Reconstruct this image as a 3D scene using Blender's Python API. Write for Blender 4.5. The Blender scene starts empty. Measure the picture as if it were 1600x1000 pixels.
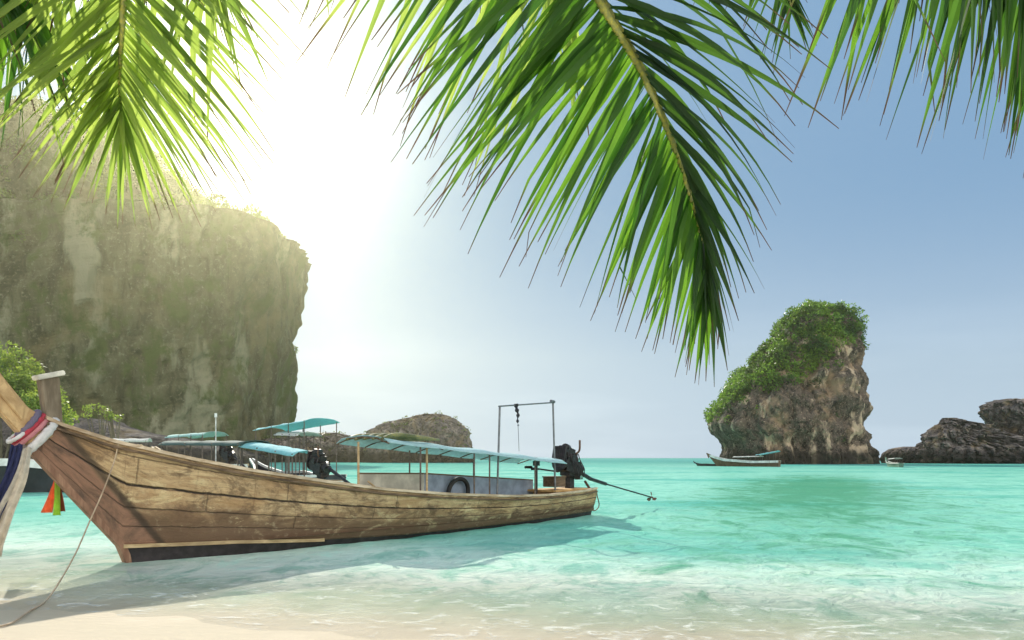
import bpy, bmesh, math, random
import numpy as np
from mathutils import Vector, Matrix, noise
R = math.radians
random.seed(7); rng = np.random.default_rng(7)
S = bpy.context.scene
C = S.collection
# ---------------------------------------------------------------- camera
EYE = 1.6; F = 1200.0; HZ = 713.0
cam = bpy.data.cameras.new("camera"); cam.sensor_width = 36; cam.lens = 27
cam.shift_y = (HZ-500)/1600; cam.clip_start = .05; cam.clip_end = 20000
co = bpy.data.objects.new("camera", cam); C.objects.link(co)
co.location = (0, 0, EYE); co.rotation_euler = (R(90), 0, 0); S.camera = co
# ---------------------------------------------------------------- sun, sky
SUN_AZ = 19.7      # degrees left of the view direction
SUN_EL = 26.0
az, el = R(SUN_AZ), R(SUN_EL)
SD = Vector((-math.sin(az)*math.cos(el), math.cos(az)*math.cos(el), math.sin(el)))
sl = bpy.data.lights.new("sun", 'SUN'); sl.energy = 5.0; sl.angle = R(.6); sl.color = (1, .93, .80)
so = bpy.data.objects.new("sun", sl); C.objects.link(so); so.location = (0, 0, 60)
so.rotation_euler = SD.to_track_quat('Z', 'Y').to_euler()
W = bpy.data.worlds.new("World"); S.world = W; W.use_nodes = True
nt = W.node_tree; nt.nodes.clear()
def wn(t, **k):
    n = nt.nodes.new(t)
    for a, b in k.items(): setattr(n, a, b)
    return n
sky = wn('ShaderNodeTexSky', sky_type='NISHITA', sun_disc=False, sun_elevation=el, sun_rotation=-az,
         air_density=1.0, dust_density=1.0, ozone_density=2.0, altitude=0)
bg = wn('ShaderNodeBackground'); bg.inputs[1].default_value = .15
tc = wn('ShaderNodeTexCoord'); dt = wn('ShaderNodeVectorMath', operation='DOT_PRODUCT')
nt.links.new(tc.outputs['Generated'], dt.inputs[0]); dt.inputs[1].default_value = SD
cl = wn('ShaderNodeMath', operation='MAXIMUM'); cl.inputs[1].default_value = 0; nt.links.new(dt.outputs['Value'], cl.inputs[0])
def glow(p, k, col):
    a = wn('ShaderNodeMath', operation='POWER'); a.inputs[1].default_value = p; nt.links.new(cl.outputs[0], a.inputs[0])
    b = wn('ShaderNodeVectorMath', operation='SCALE'); b.inputs[0].default_value = [c*k for c in col]; nt.links.new(a.outputs[0], b.inputs['Scale'])
    return b.outputs[0]
def vadd(a, b):
    n = wn('ShaderNodeVectorMath', operation='ADD'); nt.links.new(a, n.inputs[0]); nt.links.new(b, n.inputs[1]); return n.outputs[0]
# thin high haze: pulls the sky towards a pale slate, whiter near the horizon
mx = wn('ShaderNodeMix', data_type='RGBA'); mx.inputs[0].default_value = .985
nt.links.new(sky.outputs[0], mx.inputs[6]); mx.inputs[7].default_value = (1.10, 1.93, 3.05, 1)
# faint cirrus
mp = wn('ShaderNodeMapping'); mp.inputs['Scale'].default_value = (2.2, 2.2, 16); nt.links.new(tc.outputs['Generated'], mp.inputs[0])
nz = wn('ShaderNodeTexNoise'); nz.inputs['Scale'].default_value = 1.3; nz.inputs['Detail'].default_value = 5; nt.links.new(mp.outputs[0], nz.inputs[0])
cr = wn('ShaderNodeValToRGB'); cr.color_ramp.elements[0].position = .47; cr.color_ramp.elements[1].position = .75
cr.color_ramp.elements[1].color = (.55, .55, .52, 1); nt.links.new(nz.outputs[0], cr.inputs[0])
sepw = wn('ShaderNodeSeparateXYZ'); nt.links.new(tc.outputs['Generated'], sepw.inputs[0])
hm = wn('ShaderNodeMapRange'); hm.inputs[1].default_value = .22; hm.inputs[2].default_value = .02; nt.links.new(sepw.outputs[2], hm.inputs[0])
cs = wn('ShaderNodeVectorMath', operation='SCALE'); nt.links.new(cr.outputs[0], cs.inputs[0]); nt.links.new(hm.outputs[0], cs.inputs['Scale'])
# added fill: an unseen bright cloud bank low behind the camera, lighting shaded sides
db = wn('ShaderNodeVectorMath', operation='DOT_PRODUCT'); nt.links.new(tc.outputs['Generated'], db.inputs[0]); db.inputs[1].default_value = (.36, -.92, .16)
mb_ = wn('ShaderNodeMapRange', interpolation_type='SMOOTHSTEP'); mb_.inputs[1].default_value = .25; mb_.inputs[2].default_value = .8; nt.links.new(db.outputs['Value'], mb_.inputs[0])
nb_ = wn('ShaderNodeTexNoise'); nb_.inputs['Scale'].default_value = 2.4; nb_.inputs['Detail'].default_value = 6; nt.links.new(tc.outputs['Generated'], nb_.inputs[0])
mc_ = wn('ShaderNodeMapRange', interpolation_type='SMOOTHSTEP'); mc_.inputs[1].default_value = .32; mc_.inputs[2].default_value = .55; nt.links.new(nb_.outputs[0], mc_.inputs[0])
mm_ = wn('ShaderNodeMath', operation='MULTIPLY'); nt.links.new(mb_.outputs[0], mm_.inputs[0]); nt.links.new(mc_.outputs[0], mm_.inputs[1])
cb_ = wn('ShaderNodeVectorMath', operation='SCALE'); cb_.inputs[0].default_value = (10.2, 9.4, 7.9); nt.links.new(mm_.outputs[0], cb_.inputs['Scale'])
hz2 = wn('ShaderNodeMapRange', interpolation_type='SMOOTHSTEP'); hz2.inputs[1].default_value = .34; hz2.inputs[2].default_value = -.02; nt.links.new(sepw.outputs[2], hz2.inputs[0])
hv = wn('ShaderNodeVectorMath', operation='SCALE'); hv.inputs[0].default_value = (1.45, 1.30, 1.0); nt.links.new(hz2.outputs[0], hv.inputs['Scale'])
tot = vadd(vadd(vadd(vadd(vadd(mx.outputs[2], glow(12, 0.0, (1, .97, .9))), glow(90, 3.0, (1, .98, .8))), cs.outputs[0]), cb_.outputs[0]), hv.outputs[0])
nt.links.new(tot, bg.inputs[0])
ow = wn('ShaderNodeOutputWorld'); nt.links.new(bg.outputs[0], ow.inputs[0])
S.view_settings.view_transform = 'Standard'; S.view_settings.look = 'None'
S.view_settings.exposure = .42; S.view_settings.gamma = 1
S.cycles.max_bounces = 8; S.cycles.transparent_max_bounces = 24; S.cycles.volume_bounces = 0
# ================================================================ helpers
def tag(o, label=None, cat=None, group=None, kind=None):
    if label: o['label'] = label
    if cat: o['category'] = cat
    if group: o['group'] = group
    if kind: o['kind'] = kind
    return o
def empty(name, loc, rz=0):
    o = bpy.data.objects.new(name, None); C.objects.link(o); o.location = loc; o.rotation_euler = (0, 0, rz)
    o.empty_display_size = .3
    return o
def mesh_obj(name, verts, faces, m, parent=None, smooth=False, uvs=None):
    me = bpy.data.meshes.new(name); me.from_pydata([tuple(v) for v in verts], [], [tuple(f) for f in faces])
    if m: me.materials.append(m)
    if uvs is not None:
        ul = me.uv_layers.new(name="UVMap")
        idx = np.zeros(len(me.loops), dtype=np.int32); me.loops.foreach_get('vertex_index', idx)
        ul.data.foreach_set('uv', np.asarray(uvs, dtype=np.float32)[idx].ravel())
    if smooth: me.polygons.foreach_set('use_smooth', [True]*len(me.polygons))
    me.update()
    o = bpy.data.objects.new(name, me); C.objects.link(o)
    if parent: o.parent = parent
    return o
class MB:
    def __init__(s): s.v = []; s.f = []
    def add(s, v, f):
        k = len(s.v); s.v += [Vector(p) for p in v]; s.f += [tuple(i+k for i in q) for q in f]
    def box(s, c, sz, rot=None, taper=1):
        x, y, z = [q/2 for q in sz]; vs = []
        for dz in (-1, 1):
            t = taper if dz > 0 else 1
            for dx, dy in ((-1, -1), (1, -1), (1, 1), (-1, 1)):
                p = Vector((dx*x*t, dy*y*t, dz*z))
                if rot: p = rot @ p
                vs.append(p+Vector(c))
        s.add(vs, [(3, 2, 1, 0), (4, 5, 6, 7), (0, 1, 5, 4), (1, 2, 6, 5), (2, 3, 7, 6), (3, 0, 4, 7)])
    def tube(s, pts, r, n=8, cap=True):
        pts = [Vector(p) for p in pts]; m = len(pts)
        rr = r if isinstance(r, (list, tuple)) else [r]*m
        vs = []; prev = None
        for i, p in enumerate(pts):
            t = (pts[min(i+1, m-1)]-pts[max(i-1, 0)]).normalized()
            u = prev if prev else (Vector((0, 0, 1)) if abs(t.z) < .9 else Vector((1, 0, 0)))
            u = (u - t*u.dot(t)).normalized(); w = t.cross(u); prev = u
            for k in range(n):
                a = 2*math.pi*k/n; vs.append(p+(u*math.cos(a)+w*math.sin(a))*rr[i])
        fs = []
        for i in range(m-1):
            for k in range(n): fs.append((i*n+k, i*n+(k+1) % n, (i+1)*n+(k+1) % n, (i+1)*n+k))
        if cap: fs += [tuple(range(n))[::-1], tuple((m-1)*n+k for k in range(n))]
        s.add(vs, fs)
    def prism(s, poly, axis, t0, t1):
        """extrude a 2-D polygon; axis 'y': poly is (x,z)"""
        n = len(poly); vs = []
        for t in (t0, t1):
            for a, b in poly: vs.append((a, t, b) if axis == 'y' else ((t, a, b) if axis == 'x' else (a, b, t)))
        s.add(vs, [tuple(range(n)), tuple(range(2*n-1, n-1, -1))]+[(i, n+i, n+(i+1) % n, (i+1) % n) for i in range(n)])
    def build(s, name, m, parent=None, smooth=False, bevel=0):
        o = mesh_obj(name, s.v, s.f, m, parent, smooth)
        bm = bmesh.new(); bm.from_mesh(o.data); bmesh.ops.recalc_face_normals(bm, faces=bm.faces)
        if bevel: bmesh.ops.bevel(bm, geom=list(bm.edges), offset=bevel, segments=2, affect='EDGES', clamp_overlap=True)
        bm.to_mesh(o.data); bm.free()
        return o
def at(px, py, d):
    return Vector(((px-800)/F*d, d, EYE+(HZ-py)/F*d))
def lerp(t, xs, ys): return float(np.interp(t, xs, ys))
def catmull(P, n):
    P = [Vector(p) for p in P]; P = [P[0]*2-P[1]]+P+[P[-1]*2-P[-2]]; out = []
    for i in range(1, len(P)-2):
        for k in range(n):
            t = k/n; a, b, c, d = P[i-1:i+3]
            out.append(.5*((2*b)+(c-a)*t+(2*a-5*b+4*c-d)*t*t+(3*b-a-3*c+d)*t**3))
    out.append(P[-2]); return out
def fbm(p, oct=4, lac=2.1, gain=.5):
    s = 0; a = 1
    for _ in range(oct):
        s += a*noise.noise(p); p = p*lac; a *= gain
    return s
# ---------------------------------------------------------------- material helper
class NT:
    def __init__(s, name):
        s.m = bpy.data.materials.new(name); s.m.use_nodes = True; s.t = s.m.node_tree; s.t.nodes.clear()
        s.out = s.n('ShaderNodeOutputMaterial')
    def n(s, t, **k):
        n = s.t.nodes.new(t)
        for a, b in k.items(): setattr(n, a, b)
        return n
    def l(s, a, b): s.t.links.new(a, b)
    def setin(s, sock, v):
        if hasattr(v, 'is_output'): s.l(v, sock)
        elif isinstance(v, (tuple, list)) and len(v) == 3 and sock.type == 'RGBA': sock.default_value = (*v, 1)
        else: sock.default_value = v
    def pos(s, kind='Object'): return s.n('ShaderNodeTexCoord').outputs[kind]
    def geo(s): return s.n('ShaderNodeNewGeometry').outputs['Position']
    def map(s, v, scale=(1, 1, 1), loc=(0, 0, 0), rot=(0, 0, 0)):
        m = s.n('ShaderNodeMapping'); s.l(v, m.inputs[0]); m.inputs['Scale'].default_value = scale
        m.inputs['Location'].default_value = loc; m.inputs['Rotation'].default_value = rot; return m.outputs[0]
    def noise(s, v, sc, det=4, rough=.55, dist=0):
        m = s.n('ShaderNodeTexNoise'); s.l(v, m.inputs[0]); m.inputs['Scale'].default_value = sc
        m.inputs['Detail'].default_value = det; m.inputs['Roughness'].default_value = rough; m.inputs['Distortion'].default_value = dist
        return m.outputs[0]
    def vor(s, v, sc, feat='F1'):
        m = s.n('ShaderNodeTexVoronoi', feature=feat); s.l(v, m.inputs[0]); m.inputs['Scale'].default_value = sc; return m.outputs['Distance']
    def ramp(s, v, *st):
        m = s.n('ShaderNodeMapRange', interpolation_type='SMOOTHSTEP'); s.setin(m.inputs[0], v)
        m.inputs[1].default_value, m.inputs[2].default_value = st[0], st[1]
        if len(st) > 2: m.inputs[3].default_value, m.inputs[4].default_value = st[2], st[3]
        return m.outputs[0]
    def math(s, op, a, b=0.0, c=0.0):
        m = s.n('ShaderNodeMath', operation=op); s.setin(m.inputs[0], a); s.setin(m.inputs[1], b); s.setin(m.inputs[2], c); return m.outputs[0]
    def mix(s, f, a, b, mode='MIX'):
        m = s.n('ShaderNodeMix', data_type='RGBA', blend_type=mode); s.setin(m.inputs[0], f); s.setin(m.inputs[6], a); s.setin(m.inputs[7], b); return m.outputs[2]
    def bump(s, h, st, dist=.1, nrm=None):
        m = s.n('ShaderNodeBump'); m.inputs['Strength'].default_value = st; m.inputs['Distance'].default_value = dist; s.l(h, m.inputs['Height'])
        if nrm is not None: s.l(nrm, m.inputs['Normal'])
        return m.outputs[0]
    def bsdf(s, col, rough=.6, nrm=None, metal=0, spec=.4, trans=0):
        b = s.n('ShaderNodeBsdfPrincipled'); s.setin(b.inputs['Base Color'], col); s.setin(b.inputs['Roughness'], rough)
        b.inputs['Metallic'].default_value = metal; b.inputs['Specular IOR Level'].default_value = spec
        if nrm is not None: s.l(nrm, b.inputs['Normal'])
        return b.outputs[0]
    def mixs(s, f, a, b):
        m = s.n('ShaderNodeMixShader'); s.setin(m.inputs[0], f); s.l(a, m.inputs[1]); s.l(b, m.inputs[2]); return m.outputs[0]
    def done(s, sh): s.l(sh, s.out.inputs[0]); return s.m
def palmmat(name, c1, c2, t1, t2, k=.5):
    """each leaflet its own shade, dry brown tips"""
    t = NT(name); g = t.n('ShaderNodeNewGeometry'); rd = g.outputs['Random Per Island']; uv = t.n('ShaderNodeUVMap').outputs[0]
    su = t.n('ShaderNodeSeparateXYZ'); t.l(uv, su.inputs[0])
    st = t.noise(t.map(uv, (9, .7, 1)), 3, 3); n = t.noise(g.outputs['Position'], 5, 4)
    f = t.math('ADD', t.math('MULTIPLY', rd, .7), t.math('MULTIPLY', n, .4))
    col = t.mix(t.ramp(f, .1, .9), c1, c2); col = t.mix(t.ramp(st, .45, .65, 0, .45), col, [q*1.6 for q in c2])
    tc_ = t.mix(t.ramp(f, .15, .85), t1, t2); tc_ = t.mix(t.ramp(st, .45, .65, 0, .5), tc_, [q*.55 for q in t2])
    tip = t.ramp(t.math('ADD', su.outputs[1], t.math('MULTIPLY', rd, .16)), .90, 1.02); col = t.mix(tip, col, (.10, .06, .03)); tc_ = t.mix(tip, tc_, (.08, .05, .03))
    b = t.bsdf(col, .5, spec=.35); tl = t.n('ShaderNodeBsdfTranslucent'); t.l(tc_, tl.inputs[0])
    return t.done(t.mixs(k, b, tl.outputs[0]))
def leafmat(name, c1, c2, tr, k=.45, sc=.5, spec=.3, rough=.45):
    t = NT(name); p = t.geo()
    n = t.noise(p, sc, 3); col = t.mix(t.ramp(n, .42, .58), c1, c2)
    n2 = t.noise(p, sc*9, 2); col = t.mix(t.ramp(n2, .4, .7), col, t.mix(1.0, col, (1.7, 1.5, .8), 'MULTIPLY'))
    b = t.bsdf(col, rough, spec=spec); tl = t.n('ShaderNodeBsdfTranslucent')
    t.setin(tl.inputs[0], t.mix(t.ramp(n2, .4, .7), tr, t.mix(1.0, tr, (1.35, 1.15, .7), 'MULTIPLY')))
    return t.done(t.mixs(k, b, tl.outputs[0]))
def plain(name, col, rough=.6, metal=0, var=.35, sc=6, spec=.4, bump=.15):
    t = NT(name); p = t.pos(); n = t.noise(p, sc, 5)
    c = t.mix(t.ramp(n, .35, .7), [x*(1-var) for x in col], [min(1, x*(1+var*.4)) for x in col])
    return t.done(t.bsdf(c, rough, t.bump(n, bump, .02), metal, spec))
def woodmat(name, c1, c2, sc=(1, 9, 9), rough=.75):
    t = NT(name); p = t.map(t.pos(), sc); n = t.noise(p, 2.0, 7, .65, .6); g = t.noise(t.pos(), 1.6, 3)
    c = t.mix(t.ramp(n, .35, .65), c1, c2); c = t.mix(t.ramp(g, .4, .75, 0, .6), c, [x*.45 for x in c1])
    return t.done(t.bsdf(c, rough, t.bump(n, .3, .02), 0, .25))
def clothmat(name, col, tr=.35, rough=.8):
    t = NT(name); n = t.noise(t.pos(), 14, 3); c = t.mix(t.ramp(n, .3, .7), [x*.8 for x in col], col)
    tl = t.n('ShaderNodeBsdfTranslucent'); t.setin(tl.inputs[0], c)
    return t.done(t.mixs(tr, t.bsdf(c, rough, t.bump(n, .1, .01), 0, .1), tl.outputs[0]))
def rockmat(name, dark, mid, lite, ochre, moss, mossk=(.5, .7), scale=.12, streak=.25):
    t = NT(name); p = t.geo()
    big = t.noise(p, scale, 6, .6); st = t.noise(t.map(p, (1, 1, streak)), scale*5, 8, .65, .5)
    fine = t.noise(p, scale*22, 6, .7)
    c = t.mix(t.ramp(st, .36, .58), dark, mid); c = t.mix(t.ramp(fine, .52, .72, 0, .8), c, lite)
    c = t.mix(t.ramp(big, .52, .64, 0, .75), c, ochre)
    pale = t.noise(t.map(p, (1.3, 1.3, .35), (7, 3, 1)), scale*1.6, 5, .6); c = t.mix(t.ramp(pale, .54, .64, 0, .85), c, lite)
    mo = t.noise(t.map(p, (1, 1, .8), (3, 9, 4)), scale*2.3, 7, .7); c = t.mix(t.ramp(mo, *mossk), c, moss)
    sz_ = t.n('ShaderNodeSeparateXYZ'); t.l(p, sz_.inputs[0]); c = t.mix(t.ramp(t.math('ADD', sz_.outputs[2], t.math('MULTIPLY', st, 2.5)), 5.2, 3.0, 0, .85), c, (.018, .016, .015))
    cr = t.vor(t.map(p, (1, 1, .5)), scale*9); h = t.math('ADD', t.math('MULTIPLY', st, 1.2), t.math('ADD', t.math('MULTIPLY', fine, .5), t.math('MULTIPLY', cr, .5)))
    return t.done(t.bsdf(c, .9, t.bump(h, .9, .25/scale*.12*2), 0, .15))
# ================================================================ SAND
SH0, SHX = 6.55, -.27                    # the waterline: y = SH0 + SHX*x
def sand_z(x, y):
    s = y-(SH0+SHX*x)
    if s < 0: z = -.045*s
    else: z = -.05*s if s < 12 else -.6-.03*(s-12)
    return max(-3.0, min(z, 1.4)) + .014*noise.noise(Vector((x*.8, y*1.6, 0))) + .02*noise.noise(Vector((x*.25, y*.4, 5)))
def grid_angles():
    a = list(np.linspace(-180, -52, 30)[:-1])+list(np.linspace(-52, 52, 330))+list(np.linspace(52, 180, 30)[1:-1]); return np.radians(a)
def polar(name, radii, zf, m, angs=None):
    angs = grid_angles() if angs is None else angs; n = len(angs); vs = [(0, 0, zf(0, 0, 0))]; fs = []
    for r in radii:
        for a in angs:
            x, y = r*math.sin(a), r*math.cos(a); vs.append((x, y, zf(x, y, r)))
    for k in range(n): fs.append((0, 1+(k+1) % n, 1+k))
    for i in range(len(radii)-1):
        b = 1+i*n
        for k in range(n): fs.append((b+k, b+(k+1) % n, b+n+(k+1) % n, b+n+k))
    o = mesh_obj(name, vs, fs, m, smooth=True)
    bm = bmesh.new(); bm.from_mesh(o.data); bmesh.ops.recalc_face_normals(bm, faces=bm.faces)
    if sum(f.normal.z for f in list(bm.faces)[:50]) < 0: bmesh.ops.reverse_faces(bm, faces=bm.faces)
    bm.to_mesh(o.data); bm.free(); return o
t = NT("wet sand"); p = t.geo(); sx = t.n('ShaderNodeSeparateXYZ'); t.l(p, sx.inputs[0])
n1 = t.noise(p, .9, 5); n2 = t.noise(p, 60, 3, .7); n3 = t.noise(t.map(p, (1, 2.6, 1)), 5, 5, .6)
c = t.mix(t.ramp(n1, .35, .7), (.47, .395, .285), (.55, .475, .355)); c = t.mix(t.ramp(n2, .55, .8, 0, .45), c, (.33, .26, .18))
c = t.mix(t.ramp(n3, .5, .75, 0, .35), c, (.60, .51, .38))
sand_m = t.done(t.bsdf(c, t.ramp(n1, .3, .7, .7, .9), t.bump(t.math('ADD', t.math('MULTIPLY', n3, 1.0), t.math('MULTIPLY', n2, .25)), .35, .04), 0, .08))
rad = list(np.geomspace(.6, 60, 90))+[90, 140, 220, 400, 720]
tag(polar('sand', rad, lambda x, y, r: sand_z(x, y) if r < 200 else -3.0, sand_m), kind='structure')
# ================================================================ SEA
def wave(x, y, r):
    k = min(1, max(0, (120-r)/80)); s = y-(SH0+SHX*x)
    a = .12+.88*min(1, max(0, (s-1)/6))
    z = .016*noise.noise(Vector((x*.9+y*.3, y*1.1, 0)))*2+.010*noise.noise(Vector((x*2.4, y*2.2-x*.6, 3)))*2
    z += .02*noise.noise(Vector((x*.25-y*.1, y*.5, 8)))
    return z*k*a
t = NT("clear turquoise sea"); p = t.geo(); sx = t.n('ShaderNodeSeparateXYZ'); t.l(p, sx.inputs[0])
wob = t.noise(t.map(p, (1, 1, 0)), .35, 4)
s = t.math('SUBTRACT', t.math('SUBTRACT', sx.outputs[1], SH0), t.math('MULTIPLY', sx.outputs[0], SHX))
s = t.math('ADD', s, t.math('MULTIPLY', t.math('SUBTRACT', wob, .5), 2.4))
cA, cB, cC = (.94, .95, .83), (.28, .64, .51), (.05, .30, .27)
col = t.mix(t.ramp(s, .5, 11), cA, cB); col = t.mix(t.ramp(s, 40, 260), col, cC)
pt = t.noise(t.map(p, (.05, .11, 0)), 1.0, 5, .6); col = t.mix(t.ramp(pt, .46, .62, 0, .7), col, (.07, .42, .35))
pt2 = t.noise(t.map(p, (.9, .55, 0), (4, 2, 0), (0, 0, .3)), 1.0, 7, .7, .6); col = t.mix(t.ramp(pt2, .48, .64, 0, .55), col, (.10, .42, .31))
col = t.mix(t.ramp(pt2, .46, .30, 0, .5), col, (.42, .86, .70))
# weed bed off the stack, with the stack's reflection painted in as green
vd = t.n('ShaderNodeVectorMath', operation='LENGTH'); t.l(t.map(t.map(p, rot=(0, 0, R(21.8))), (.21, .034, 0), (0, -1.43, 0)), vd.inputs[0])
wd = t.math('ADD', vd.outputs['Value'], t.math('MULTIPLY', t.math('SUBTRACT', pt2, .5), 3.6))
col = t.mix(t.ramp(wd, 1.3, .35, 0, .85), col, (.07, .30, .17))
op = t.ramp(s, -.3, 5.5, .0, .93)
dif = t.n('ShaderNodeBsdfDiffuse'); t.setin(dif.inputs[0], col)
tr = t.n('ShaderNodeBsdfTransparent'); t.setin(tr.inputs[0], t.mix(t.ramp(s, 0, 3.5), (1, 1, 1), (.80, .97, .90)))
w1 = t.noise(t.map(p, (1, .85, 1), (0, 0, 0), (0, 0, .35)), 3.2, 5, .6, .8); w2 = t.noise(t.map(p, (.3, .22, 1)), 1.0, 5, .6)
nb = t.bump(w1, .75, .14); nb = t.bump(w2, .6, .4, nb); nbg = t.bump(w1, .22, .06); nbg = t.bump(w2, .3, .3, nbg); t.l(nb, dif.inputs['Normal'])
gl = t.n('ShaderNodeBsdfGlossy'); gl.inputs['Roughness'].default_value = .06; t.l(nbg, gl.inputs['Normal'])
fr = t.n('ShaderNodeFresnel'); fr.inputs[0].default_value = 1.33; t.l(nbg, fr.inputs['Normal'])
body = t.mixs(op, tr.outputs[0], dif.outputs[0])
# foam along the edge of the water
fo = t.noise(t.map(p, (1, 1.5, 0)), 2.6, 8, .75, 1.4); fb = t.math('MULTIPLY', t.ramp(s, -.6, .3), t.ramp(s, 4.5, .8))
fm = t.math('MULTIPLY', t.ramp(fo, .52, .66, 0, .5), fb)
fd = t.n('ShaderNodeBsdfDiffuse'); fd.inputs[0].default_value = (.92, .92, .86, 1)
body = t.mixs(fm, body, fd.outputs[0])
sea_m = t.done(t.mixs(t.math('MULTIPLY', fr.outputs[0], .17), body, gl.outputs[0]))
rad = list(np.geomspace(3.0, 60, 330))+list(np.geomspace(62, 720, 60))
# the sheet starts under the sand on the beach side, so only its seaward half shows
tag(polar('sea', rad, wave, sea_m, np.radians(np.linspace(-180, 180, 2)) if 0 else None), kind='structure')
# ================================================================ ROCK MASSES
def rock(name, rows, D, depth, m, amp, freq, nrow=90, nang=200, sup=2.6, parent=None, seed=0, strata=0, zb=-6, xe=.85, ze=1.0, jag=0, sq=.75):
    """rows: (py, px_left, px_right) of the outline at distance D; closed rings stacked up with real depth"""
    E = [D+depth*(r[3] if len(r) > 3 else xe) for r in rows]; G = [D+depth*(r[3] if len(r) > 3 else ze) for r in rows]
    zs = [EYE+(HZ-r[0])/F*g for r, g in zip(rows, G)]; xl = [(r[1]-800)/F*e for r, e in zip(rows, E)]; xr = [(r[2]-800)/F*e for r, e in zip(rows, E)]
    o = sorted(range(len(rows)), key=lambda i: zs[i]); zs = [zs[i] for i in o]; xl = [xl[i] for i in o]; xr = [xr[i] for i in o]
    zt = zs[-1]; vs = []; fs = []; W0 = max(b-a for a, b in zip(xl, xr))
    for k in range(nrow+1):
        u = k/nrow; z = zb+(zt-zb)*(1-(1-u)**1.25)
        a = lerp(z, zs, xl); b = lerp(z, zs, xr); cx = (a+b)/2; hx = (b-a)/2
        hy = depth*(hx*2/W0)**sq
        for j in range(nang):
            th = 2*math.pi*j/nang; cc, ss = math.cos(th), math.sin(th)
            q = (abs(cc)**sup+abs(ss)**sup)**(-1/sup)
            p = Vector((cx+hx*q*cc, D+depth+hy*q*ss*1.0, z))
            sc = min(1, hx*2/W0*4)
            pp = Vector((p.x*freq+seed, p.y*freq, p.z*freq*.55))
            n = fbm(pp, 5); rg = 1-abs(noise.noise(pp*2.3))*2
            r = n*.75+rg*.35-.30
            if jag:
                wq = pp+Vector((noise.noise(pp*2), noise.noise(pp*2+Vector((5, 0, 0))), 0))*.35; v1 = noise.voronoi(wq*2.2)[0]; v2 = noise.voronoi(wq*6.5)[0]
                r += jag*(min(.35, v1[1]-v1[0])*2.2+min(.3, v2[1]-v2[0])*1.3-v1[0]*.6+noise.noise(pp*14)*.25-.55)
            if strata: r += strata*math.sin(p.z*1.1+2*noise.noise(p*.12))*.5
            edge = abs(ss)**.5*.75+.25
            dx = Vector((cc, ss, .25*noise.noise(pp*1.7))).normalized()
            vs.append(p+dx*(r*amp*sc*edge))
    for k in range(nrow):
        for j in range(nang):
            fs.append((k*nang+j, k*nang+(j+1) % nang, (k+1)*nang+(j+1) % nang, (k+1)*nang+j))
    c = len(vs); vs.append(sum((vs[nrow*nang+j] for j in range(nang)), Vector())/nang)
    for j in range(nang): fs.append((nrow*nang+j, nrow*nang+(j+1) % nang, c))
    fs.append(tuple(range(nang))[::-1])
    return mesh_obj(name, vs, fs, m, parent, smooth=False)
def leaves(name, pts, size, m, parent=None, aspect=.55):
    """pts: (n,3); one small bent leaf cluster (two triangles) at each"""
    P = np.asarray(pts, dtype=np.float64); n = len(P)
    a = rng.normal(size=(n, 3)); a /= np.linalg.norm(a, axis=1)[:, None]
    b = rng.normal(size=(n, 3)); b -= a*(a*b).sum(1)[:, None]; b /= np.linalg.norm(b, axis=1)[:, None]
    sz = (size*rng.uniform(.6, 1.4, n))[:, None]
    V = np.stack([P-a*sz*.5, P+b*sz*.5*aspect, P+a*sz*.5+rng.normal(size=(n, 3))*sz*.12, P-b*sz*.5*aspect], 1).reshape(-1, 3)
    me = bpy.data.meshes.new(name); me.vertices.add(4*n); me.vertices.foreach_set('co', V.astype(np.float32).ravel())
    me.loops.add(4*n); me.loops.foreach_set('vertex_index', np.arange(4*n, dtype=np.int32))
    me.polygons.add(n); me.polygons.foreach_set('loop_start', np.arange(0, 4*n, 4, dtype=np.int32)); me.polygons.foreach_set('loop_total', np.full(n, 4, dtype=np.int32))
    me.update(calc_edges=True); me.materials.append(m)
    o = bpy.data.objects.new(name, me); C.objects.link(o)
    if parent: o.parent = parent
    return o
def clumps(centres, radii, per, flat=.8):
    out = []
    for c, r in zip(centres, radii):
        k = max(6, int(per*r*r)); d = rng.normal(size=(k, 3)); d /= np.linalg.norm(d, axis=1)[:, None]
        rr = r*rng.uniform(.55, 1.05, k)[:, None]; q = d*rr*np.array([1, 1, flat]); out.append(np.array(c)[None]+q)
    return np.concatenate(out) if out else np.zeros((0, 3))
def surf_points(o, mask, n):
    me = o.data; pol = me.polygons; cand = []
    for f in pol:
        w = mask(f.center, f.normal)
        if w > 0: cand.append((f.center.copy(), f.normal.copy(), f.area*w))
    if not cand: return []
    A = np.array([c[2] for c in cand]); ix = rng.choice(len(cand), n, p=A/A.sum())
    return [(cand[i][0]+Vector(rng.normal(size=3))*math.sqrt(cand[i][2])*.3, cand[i][1]) for i in ix]
cliff_m = rockmat("grey green limestone", (.038, .038, .020), (.105, .10, .056), (.25, .235, .155), (.16, .13, .065), (.055, .080, .020), (.48, .62), .055, .28)
stack_m = rockmat("brown weathered limestone", (.028, .023, .022), (.13, .098, .078), (.58, .44, .30), (.34, .23, .14), (.05, .075, .028), (.62, .72), .16, .8)
reef_m = rockmat("dark purple brown rock", (.045, .038, .040), (.16, .13, .12), (.28, .23, .20), (.26, .19, .12), (.05, .06, .03), (.66, .74), .30, .8)
veg_m = leafmat("island shrub leaves", (.022, .055, .018), (.13, .22, .035), (.20, .38, .06), .35, .16)
vegd_m = leafmat("cliff shrub leaves", (.04, .07, .02), (.10, .14, .035), (.20, .27, .06), .3, .07)
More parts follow.
